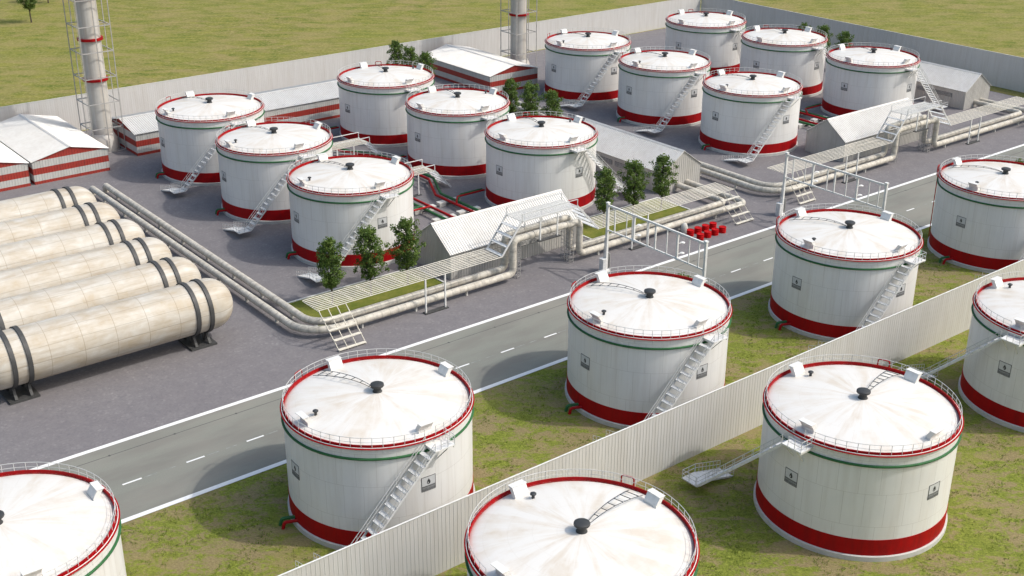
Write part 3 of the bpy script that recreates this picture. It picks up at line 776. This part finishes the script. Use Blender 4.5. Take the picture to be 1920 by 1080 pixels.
# ------------------------------------------------------------------ footbridges over the pipes
YN, YF, ZL, ZH = 132.65, 136.85, 5.28, 10.0
def grating(mb, x0, x1, y0, y1, z, nb, cross, bw=.13, bh=.07):
    for i in range(nb):
        y = y0+(y1-y0)*i/(nb-1); mb.bar((x0, y, z), (x1, y, z), bw, bh)
    k = int((x1-x0)/cross)
    for i in range(k+1): mb.bar((x0+(x1-x0)*i/k, y0, z-.07), (x0+(x1-x0)*i/k, y1, z-.07), min(.07, bw*.7), .05)
def footbridge(dx, label):
    root = empty('footbridge', (72.4+dx, YN, 0), label=label, cat='footbridge', group='steel footbridges over the pipes')
    O = Vector((-72.4, -YN, 0)); V = lambda x, y, z: (x+O.x, y+O.y, z)
    B = lambda mb: setattr(mb, 'v', [(x+O.x, y+O.y, z) for x, y, z in mb.v])
    for a, b in ((72.4, 103.4), (122.3, 153.4)):
        g = MB(); grating(g, a, b, YN, YF, ZL, 9, 2.6); B(g); g.build('walkway_grating', 'grate', root)
    g = MB(); grating(g, 107.05, 117.95, YN, 136.35, ZH, 13, .55, .09, .06)
    for y in (YN, 136.35): g.bar((107.05, y, ZH-.06), (117.95, y, ZH-.06), .10, .26)
    B(g); g.build('bridge_deck', 'galv', root)
    r_ = MB()
    for y in (YN, 136.35):
        r_.bar((107.1, y, ZH+1.1), (117.9, y, ZH+1.1), .10)
        for x in (107.1, 117.9): r_.bar((x, y, ZH), (x, y, ZH+1.12), .09)
    B(r_); r_.build('bridge_rail', 'rail', root)
    for (xa, za, xb, zb) in ((103.3, ZL, 107.1, ZH), (122.4, ZL, 117.9, ZH)):
        so_ = empty('stair_flight', (0, 0, 0)); so_.parent = root
        for y in (YN, 136.35):
            s_ = MB(); s_.bar((xa, y, za), (xb, y, zb), .10, .30); B(s_); s_.build('stringer', 'galv', so_)
        for i in range(4):
            t = (i+.12)/4; x = xa+(xb-xa)*t; z = za+(zb-za)*t
            b = MB(); b.box(x-.34, x+.34, YN+.06, 136.29, z-.04, z+.05); B(b); b.build('tread', 'galv', so_)
    for (xt, xf, w_) in ((72.45, 73.6, 4.15), (149.15, 151.45, 4.2)):
        so_ = empty('ground_ladder', (0, 0, 0)); so_.parent = root
        for i in range(4):
            q = w_*i/3; s_ = MB(); s_.bar((xt+q, YN, ZL), (xf+q, 129.72, 0), .085, .10); B(s_); s_.build('ladder_bar', 'grate', so_)
        for t in (.24, .49, .73, .96):
            x = xt+(xf-xt)*t; y = YN+(129.72-YN)*t; z = ZL*(1-t)
            b = MB(); b.box(x-.05, x+w_+.05, y-.28, y+.22, z-.02, z+.08); B(b); b.build('tread', 'grate', so_)
    for xa in (89.65, 129.75):
        for x in (xa, xa+3.38):
            l = MB(); l.bar((x, YN, -.05), (x, YN, ZL-.05), .20, .20); B(l); l.build('leg', 'white', root)
        l = MB(); l.box(xa-.3, xa+3.7, YN-.42, YN+.42, -.05, .14); B(l); l.build('foot_plate', 'strap', root)
    for x in (110.6, 113.95):
        l = MB(); l.bar((x, YN, 6.2), (x, YN, ZH-.1), .18, .18); l.bar((x, 136.35, 7.25), (x, 136.35, ZH-.1), .14, .14)
        B(l); l.build('hanger', 'white', root)
    l = MB(); l.box(110.2, 114.35, YN-.36, YN+.36, 6.06, 6.22); B(l); l.build('hanging_plate', 'strap', root)
    return root
footbridge(0, 'long steel footbridge in front of the nearer corrugated shed with raised pipes')
footbridge(94.3, 'long steel footbridge in front of the farther corrugated shed, behind the second sign gantry')

def lattice(x, y, h, w_, d_, label, cages=2):
    root = empty('pipe_trestle', (x, y, 0), label=label, cat='trestle', group='lattice trestles under the raised pipes')
    for k in range(cages):
        mb = MB(); yo = k*(d_+.55)
        for a, b in ((0, 0), (w_, 0), (0, d_), (w_, d_)): mb.bar((a, b+yo, -.05), (a, b+yo, h), .07)
        z = .35
        while z < h:
            for p, q in (((0, 0), (w_, 0)), ((w_, 0), (w_, d_)), ((w_, d_), (0, d_)), ((0, d_), (0, 0))): mb.bar((p[0], p[1]+yo, z), (q[0], q[1]+yo, z), .05)
            z += .62
        mb.build('lattice_tower', 'frame', root)
    return root
for dx, wd in ((0, 'nearer'), (94.3, 'farther')):
    lattice(107.75+dx, 134.5, 5.9, .55, .7, 'thin lattice frame beside the left riser of the %s pipe loop' % wd, 1)
    lattice(118.05+dx, 134.3, 5.95, .75, .8, 'pair of lattice ladder frames beside the right riser of the %s pipe loop' % wd, 2)

# small crossovers in the middle of each tank block
def crossover(x, y, label):
    root = empty('pipe_crossover', (x, y, 0), label=label, cat='footbridge', group='small crossovers between the tank rows')
    g = MB(); grating(g, 0, 10.7, 0, 4.0, 3.88, 12, .55, .10, .06); g.build('walkway_grating', 'grate', root)
    r_ = MB()
    for yy in (0, 4.0):
        r_.bar((0, yy, 4.98), (10.7, yy, 4.98), .12)
        for xx in (0, 10.7): r_.bar((xx, yy, 3.9), (xx, yy, 5.0), .1)
    r_.build('bridge_rail', 'white', root)
    for xa, xb in ((10.7, 14.3), (0, -3.6)):
        so_ = empty('stair_flight', (0, 0, 0)); so_.parent = root
        for yy in (.05, 3.95): MB().bar((xa, yy, 3.85), (xb, yy, 0), .10, .28).build('stringer', 'galv', so_)
        for i in range(4):
            t = (i+.6)/4.3; xx = xa+(xb-xa)*t; b = MB(); b.box(xx-.28, xx+.28, .1, 3.9, 3.85*(1-t)-.02, 3.85*(1-t)+.06); b.build('tread', 'galv', so_)
    for xx in (3.4, 7.1): MB().bar((xx, 0, -.05), (xx, 0, 3.8), .18).build('leg', 'white', root)
    l = MB(); l.box(3.0, 7.5, -.4, .4, -.05, .13); l.build('foot_plate', 'strap', root)
for x, y, lab in ((110.5, 175.35, 'small grated crossover behind the tank that stands by the three trees'), (110.5, 197.25, 'small grated crossover between the two rear tanks of the left block'),
                  (204.8, 175.35, 'small crossover hidden between the front tanks of the far block'), (204.8, 197.25, 'small crossover between the rear tanks of the far block')):
    crossover(x, y, lab)

# red and green product lines
def lines(dx, where):
    z = .98
    for nm, mat, off in (('red', 'redpipe', 0.), ('green', 'green', 1.15)):
        # main line on the right, with two dog-legs
        root = empty('product_line', (118.45+dx+off, 149.8, 0), label='%s pipe with dog-leg bends between the tanks of the %s block' % (nm, where), cat='pipe', group='red and green product lines')
        O = Vector((-(118.45+dx+off), -149.8, 0))
        X0 = 118.45+off+dx; X1 = 122.45+off+dx
        pts = [(X0, 149.8, z), (X0, 171.3, z), (X1, 179.2+off*.2, z), (X1, 188, z), (X1, 196.5, z), (X0, 204.3, z), (X0, 226, z), (X0, 226, -.1)]
        MB().tube([p+O for p in bend(pts, .8, 4)], .235, 12).build('pipe_run', mat, root, True)
        for yb in (166.3, 191.3, 216.4):
            xb = X0 if not 171 < yb < 204 else X1
            p = MB(); y1 = yb+off*.9-.5; pts = [(xb, y1-.9, z), (xb+.25, y1-.5, z+.35), (xb+1.6, y1+1.1-off*.3, z+.55), (134.4+dx-8.4, y1+1.1-off*.3, z+.55)]
            p.tube([Vector(q)+O for q in bend(pts, .3, 3)], .17, 10); p.build('branch_pipe', mat, root, True)
        # second line on the left
        X2 = 114.2+dx-off*1.3
        root = empty('product_line', (X2, 149.8, 0), label='straight %s pipe between the tanks of the %s block' % (nm, where), cat='pipe', group='red and green product lines')
        O = Vector((-X2, -149.8, 0))
        pts = [(X2, 149.8, z), (X2, 226, z), (X2, 226, -.1)]
        MB().tube([p+O for p in bend(pts, .5, 4)], .235, 12).build('pipe_run', mat, root, True)
        for yb in (166.6, 191.3, 216.4):
            p = MB(); y1 = yb+off*.8-.6; pts = [(X2, y1, z+.1), (X2-.5, y1, z+.42), (95.4+dx+9.3, y1, z+.42)]
            p.tube([Vector(q)+O for q in bend(pts, .3, 3)], .17, 10); p.build('branch_pipe', mat, root, True)
lines(0, 'left'); lines(94.3, 'far')
def sleeper(x, y, label):
    root = empty('pipe_sleeper', (x, y, 0), label=label, cat='concrete block', group='concrete sleepers under the red and green pipes')
    m_ = MB(); m_.box(-2.25, 2.25, -.55, .55, .52, .78)
    for a in (-1, 1):
        m_.prism([(a*.95, -.05), (a*2.1, -.05), (a*2.2, .52), (a*.6, .52)], -.5, .5, lambda p, q, e: (p, e, q))
    m_.build('sleeper_block', 'block', root)
for dx, wh in ((0, 'left'), (94.3, 'far')):
    for i, y in enumerate((155.8, 162.2, 168.2)):
        nm = ('nearest the shed', 'second from the shed', 'third from the shed')[i]
        sleeper(119.0+dx, y, 'concrete sleeper under the bending pipes of the %s block, %s' % (wh, nm))
        sleeper(113.4+dx, y-.6, 'concrete sleeper under the straight pipes of the %s block, %s' % (wh, nm))

# ------------------------------------------------------------------ sign gantries over the road
def gantry(x, label):
    root = empty('sign_gantry', (x, 128.4, 0), label=label, cat='gantry', group='white sign gantries over the road')
    yn = 108.25-128.4
    for y in (0, yn):
        p = MB(); p.bar((0, y, -.05), (0, y, 11.15), .36, .36); p.box(-.45, .45, y-.45, y+.45, -.05, .35); p.box(-.26, .26, y-.26, y+.26, 11.1, 11.3)
        p.build('post', 'white', root)
    b = MB(); b.bar((0, -.2, 10.85), (0, yn+.2, 10.85), .27, .27); b.build('top_chord', 'white', root)
    b = MB(); b.bar((0, -.2, 6.88), (0, -5.9, 6.95), .20, .20); b.bar((0, -5.9, 6.95), (0, yn+.3, 6.88), .20, .20)
    b.tube([(.0, -5.0, 6.95), (.0, -5.9, 6.92), (.0, -6.8, 6.95)], [.16, .26, .16], 8); b.tube([(0, -13.9, 6.9), (0, -14.7, 6.9), (0, -15.5, 6.9)], [.14, .24, .14], 8)
    b.build('bottom_chord', 'white', root)
    for y, wv in ((-1.6, .20), (-4.15, .13), (-5.75, .34), (-8.75, .18), (-10.25, .26), (-12.6, .17), (-14.7, .32), (-17.0, .16), (-18.9, .17)):
        v = MB(); v.bar((0, y, 6.95), (0, y, 10.75), wv*.85, wv*.85); v.build('upright', 'white', root)
    for y in (-5.75, -14.7):
        for z in (9.2, 7.6):
            l = MB(); l.bar((.05, y, z), (.95, y-.1, z-.05), .09); l.lathe([(0, z-.14), (.34, z-.10), (.36, z), (.2, z+.08), (0, z+.1)], 14, .95, y-.1); l.build('lamp_bracket', 'white', root, True)
    c = MB()
    for s_ in (-.38, .38): c.bar((s_*.7, .35, .35), (s_*.4, .3, 5.5), .08)
    for i in range(9): c.bar((-.22, .33, .8+i*.52), (.22, .33, .8+i*.52), .05)
    c.build('service_ladder', 'galv', root)
    c = MB(); c.box(-.95, -.28, -.35, .55, -.05, 2.2); c.box(-1.0, -.24, -.40, .60, 2.2, 2.28); c.build('control_cabinet', 'galv', root)
    c = MB(); c.box(.55, .62, -.3, .7, .5, 2.9); c.bar((.585, .2, -.05), (.585, .2, .6), .08); c.build('side_panel', 'frame', root)
    return root
gantry(120.3, 'white steel sign gantry over the road, in front of the grass plot and red drums')
gantry(161.25, 'white steel sign gantry farther along the road, beside the big pipe bend')

# ------------------------------------------------------------------ drums and the white dome
def make_drum():
    root = empty('oil_drum', (0, 0, 0)); p = [(0, 0), (.60, 0), (.63, .025), (.60, .05)]
    for z in (.32, .64): p += [(.60, z-.045), (.635, z), (.60, z+.045)]
    p += [(.60, .93), (.63, .96), (.60, .99), (.56, .99), (.56, .95), (0, .95)]
    MB().lathe(p, 32).build('drum_body', 'drumred', root, True, angle=50)
    MB().lathe([(0, .94), (.07, .94), (.07, 1.0), (0, 1.0)], 10, .33, .15).build('bung', 'drumred', root, True)
    return root
dr = make_drum()
rows = (('back', 131.25, (141.75, 143.55, 145.35, 147.15)), ('front', 129.0, (141.75, 143.5, 145.25, 147.05)))
ordn = ('first', 'second', 'third', 'fourth')
k = 0
for rn, y, xs in rows:
    for i, x in enumerate(xs):
        o = dr if k == 0 else copy_tree(dr); k += 1
        o.location = (x, y, 0)
        tag(o, 'red drum, %s from the left in the %s row of the cluster' % (ordn[i], 'rear' if rn == 'back' else 'roadside'), 'drum', 'red drums by the roadside')
dm = empty('white_dome', (142.2, 133.1, 0), label='small white rounded dome between the pipe and the red drums', cat='dome')
MB().lathe([(0, -.02), (.52, -.02), (.60, .3), (.60, .8), (.52, 1.15), (.36, 1.42), (.16, 1.55), (0, 1.58)], 24).build('dome_shell', 'block', dm, True, angle=60)

# ------------------------------------------------------------------ turf plots with white kerbs
for x0, x1, lab in ((75.3, 97.95, 'left'), (127.6, 150.5, 'right')):
    sheet('turf_plot', x0, x1, 137.9, 147.7, .01, 'plot')
    kb = MB(); kb.box(x0-.08, x1+.08, 147.7, 147.95, -.05, .14); kb.box(x1-.02, x1+.22, 137.9, 147.7, -.05, .135); kb.box(x0-.22, x0+.02, 137.9, 147.7, -.05, .135)
    tag(kb.build('plot_kerb', 'kerb'), 'white painted kerb round the %s turf plot' % lab, kind='structure')

# ------------------------------------------------------------------ trees and shrubs
def leaf_cloud(mb, rng, c, r, n, size):
    for _ in range(n):
        d = Vector((rng.gauss(0, 1), rng.gauss(0, 1), rng.gauss(0, .8))); d.normalize()
        p = Vector(c)+d*r*(rng.random()**.55)
        a = Vector((rng.gauss(0, 1), rng.gauss(0, 1), rng.gauss(0, 1)+.5)).normalized(); q = a.cross(Vector((rng.gauss(0, 1), rng.gauss(0, 1), rng.gauss(0, 1)))).normalized(); u = a.cross(q)
        s = size*rng.uniform(.6, 1.25); w_ = s*.42
        o = len(mb.v); mb.v += [tuple(p-u*s*.5), tuple(p+q*w_), tuple(p+u*s*.6), tuple(p-q*w_)]; mb.f.append([o, o+1, o+2, o+3]); mb.mi.append(0)
def make_tree(seed, h=10.4, z0=2.9, rmax=2.3, leaf='leaf'):
    rng = random.Random(seed); root = empty('tree', (0, 0, 0)); tr = MB(); cr_ = MB()
    top = h*.93; path = [(0, 0, -.15)]; 
    for i in range(1, 8): path.append((rng.uniform(-.12, .12), rng.uniform(-.12, .12), top*i/7))
    tr.tube(path, [.17-.15*i/7 for i in range(8)], 8)
    n = 110
    for i in range(n):
        t = (i+.5)/n; z = z0+(h-.45-z0)*t
        env = rmax*(math.sin(math.pi*(.16+.74*t))**.65)*(.80+.20*math.sin(t*15+seed))
        an = i*2.4+rng.uniform(-.5, .5); rr = env*rng.uniform(.08, 1.0)**.5*.95
        if rng.random() < .16: rr = env*rng.uniform(1.1, 1.35)
        zc = z+rng.uniform(-.25, .3); c = (math.cos(an)*rr, math.sin(an)*rr, zc)
        zb = max(z0*.75, zc-.5-rr*.55); tr.tube([(0, 0, zb), (c[0]*.55, c[1]*.55, zb+(zc-zb)*.62), c], [.05*(1-t*.5), .032, .012], 5)
        leaf_cloud(cr_, rng, c, rng.uniform(.40, .72), 52, .25)
    tr.build('trunk', 'bark', root, True); cr_.build('crown', leaf, root, recalc=False)
    return root
protos = [make_tree(s) for s in (3, 11, 27)]
G1 = 'small trees in a row on the left turf plot'; G2 = 'small trees in a row on the right turf plot'; G3 = 'small trees among the pale bushes'; G4 = 'small trees against the back fence'; G5 = 'small trees against the right fence'
trees = [(80.6, 143.3, 'young tree on the left turf plot, leftmost of its row', G1), (87.1, 143.2, 'leafy young tree on the left turf plot, middle of its row', G1), (93.5, 143.1, 'leafy young tree on the left turf plot, next to the shed gable', G1),
 (133.2, 143.1, 'young tree on the right turf plot, nearest the tank stair', G2), (139.9, 143.1, 'young tree on the right turf plot, middle of its row', G2), (146.6, 143.0, 'young tree on the right turf plot, nearest the shed gable with pipes', G2),
 (158.6, 200.6, 'young tree among pale bushes, nearest the striped shed', G3), (159.0, 194.5, 'young tree among pale bushes, middle of three', G3), (159.4, 187.9, 'young tree among pale bushes, nearest the far tanks', G3),
 (158.7, 244.6, 'young tree by the back fence, leftmost of the three', G4), (158.7, 238.6, 'young tree by the back fence, middle of the three', G4), (158.7, 232.4, 'young tree by the back fence, touching the striped shed roof', G4),
 (253.8, 200.7, 'young tree behind the tank rim, farthest from the camera by the grey fence', G5), (253.8, 194.4, 'young tree showing just above the tank rim by the grey fence', G5), (254.2, 188.0, 'young tree standing clear against the grey fence between two tanks', G5),
 (114.2, 370.0, 'lone slim tree in the meadow at the top left corner', 'trees out in the meadow'), (128.6, 397, 'tree in the meadow of which only the foot of the trunk shows', 'trees out in the meadow')]
rng = random.Random(5)
for i, (x, y, lab, grp) in enumerate(trees):
    pr_ = protos[i % 3]; o = pr_ if i < 3 else copy_tree(pr_)
    o.location = (x, y, 0); o.rotation_euler = (0, 0, rng.uniform(0, 6.28)); s = rng.uniform(.97, 1.03)
    if i >= 15: s = 1.35
    o.scale = (s, s, s); tag(o, lab, 'tree', grp)
def make_shrub(seed, h, r, mat, n=26):
    rng = random.Random(seed); root = empty('shrub', (0, 0, 0)); tr = MB(); cr_ = MB()
    for i in range(n):
        an = i*2.4; rr = r*math.sqrt((i+.5)/n)*.85; z = h*(.30+.62*(1-(rr/r)**2)*rng.uniform(.5, 1.))
        c = (math.cos(an)*rr, math.sin(an)*rr, z); tr.tube([(c[0]*.2, c[1]*.2, -.05), (c[0]*.6, c[1]*.6, z*.5), c], [.04, .03, .01], 5)
        leaf_cloud(cr_, rng, c, h*.22, 60, .2)
    tr.build('stems', 'bark', root); cr_.build('foliage', mat, root, recalc=False); return root
sh = make_shrub(4, 2.6, 1.5, 'flowerleaf'); gsn = make_shrub(9, 3.4, 1.4, 'leaf')
sl_ = [(162.4, 203.6, 'pale flowering bush beside the leftmost of the trees behind the tanks'), (163.3, 199.2, 'pale flowering bush between the first and second tree'), (161.8, 196.0, 'low pale flowering bush in front of the middle tree'),
       (162.7, 191.8, 'pale flowering bush between the second and third tree'), (160.9, 189.6, 'pale flowering bush at the foot of the third tree'), (157.6, 197.4, 'pale flowering bush just above the tank railing')]
for i, (x, y, lab) in enumerate(sl_):
    o = sh if i == 0 else copy_tree(sh); o.location = (x, y, 0); o.rotation_euler = (0, 0, i*1.3); tag(o, lab, 'bush', 'pale flowering bushes behind the tanks')
gl = [(157.0, 203.8, 'dark green bush under the leftmost of those trees'), (157.3, 192.0, 'dark green bush between the trees close to the tank railing')]
for i, (x, y, lab) in enumerate(gl):
    o = gsn if i == 0 else copy_tree(gsn); o.location = (x, y, 0); tag(o, lab, 'bush', 'dark green bushes behind the tanks')
for x, y, lab in ((116.0, 108.0, 'green tree top over the tank railing near the nearer gantry post'), (201.2, 108.0, 'green roadside tree top at the right edge behind the tank railing')):
    o = copy_tree(protos[1]); o.location = (x, y, 0); o.scale = (.95, .95, .71); tag(o, lab, 'tree', 'roadside trees hidden behind tanks')

# ------------------------------------------------------------------ grass tufts on the lawn
from mathutils import noise as mnoise
rng = random.Random(77); tf = MB(); pads = [(x, y) for t, x, y, z, lab, grp in tanks if y < 110]
cnt = 0
while cnt < 21000:
    x = rng.uniform(14, 190); y = rng.uniform(38, 109)
    if mnoise.noise(Vector((x*.34, y*.40, 3.3)))+.5*mnoise.noise(Vector((x*.9, y*.9, 9.))) < rng.uniform(-.12, .16): continue
    if abs(y-82.05) < .35 or any((x-a)**2+(y-b)**2 < 10.12**2 for a, b in pads): continue
    cnt += 1; n = rng.randint(3, 5); hh = rng.uniform(.07, .19)
    for q in range(n):
        a = rng.uniform(0, 6.28); px_, py_ = x+rng.uniform(-.16, .16), y+rng.uniform(-.16, .16); lx, ly = math.cos(a), math.sin(a); wd = rng.uniform(.025, .05)
        o = len(tf.v); tf.v += [(px_-ly*wd, py_+lx*wd, -.04), (px_+ly*wd, py_-lx*wd, -.04), (px_+lx*hh*1.1, py_+ly*hh*1.1, hh)]; tf.f.append([o, o+1, o+2]); tf.mi.append(0)
tag(tf.build('grass_tufts', 'tuft', recalc=False), 'loose grass tufts on the lawn round the near tanks', kind='stuff')
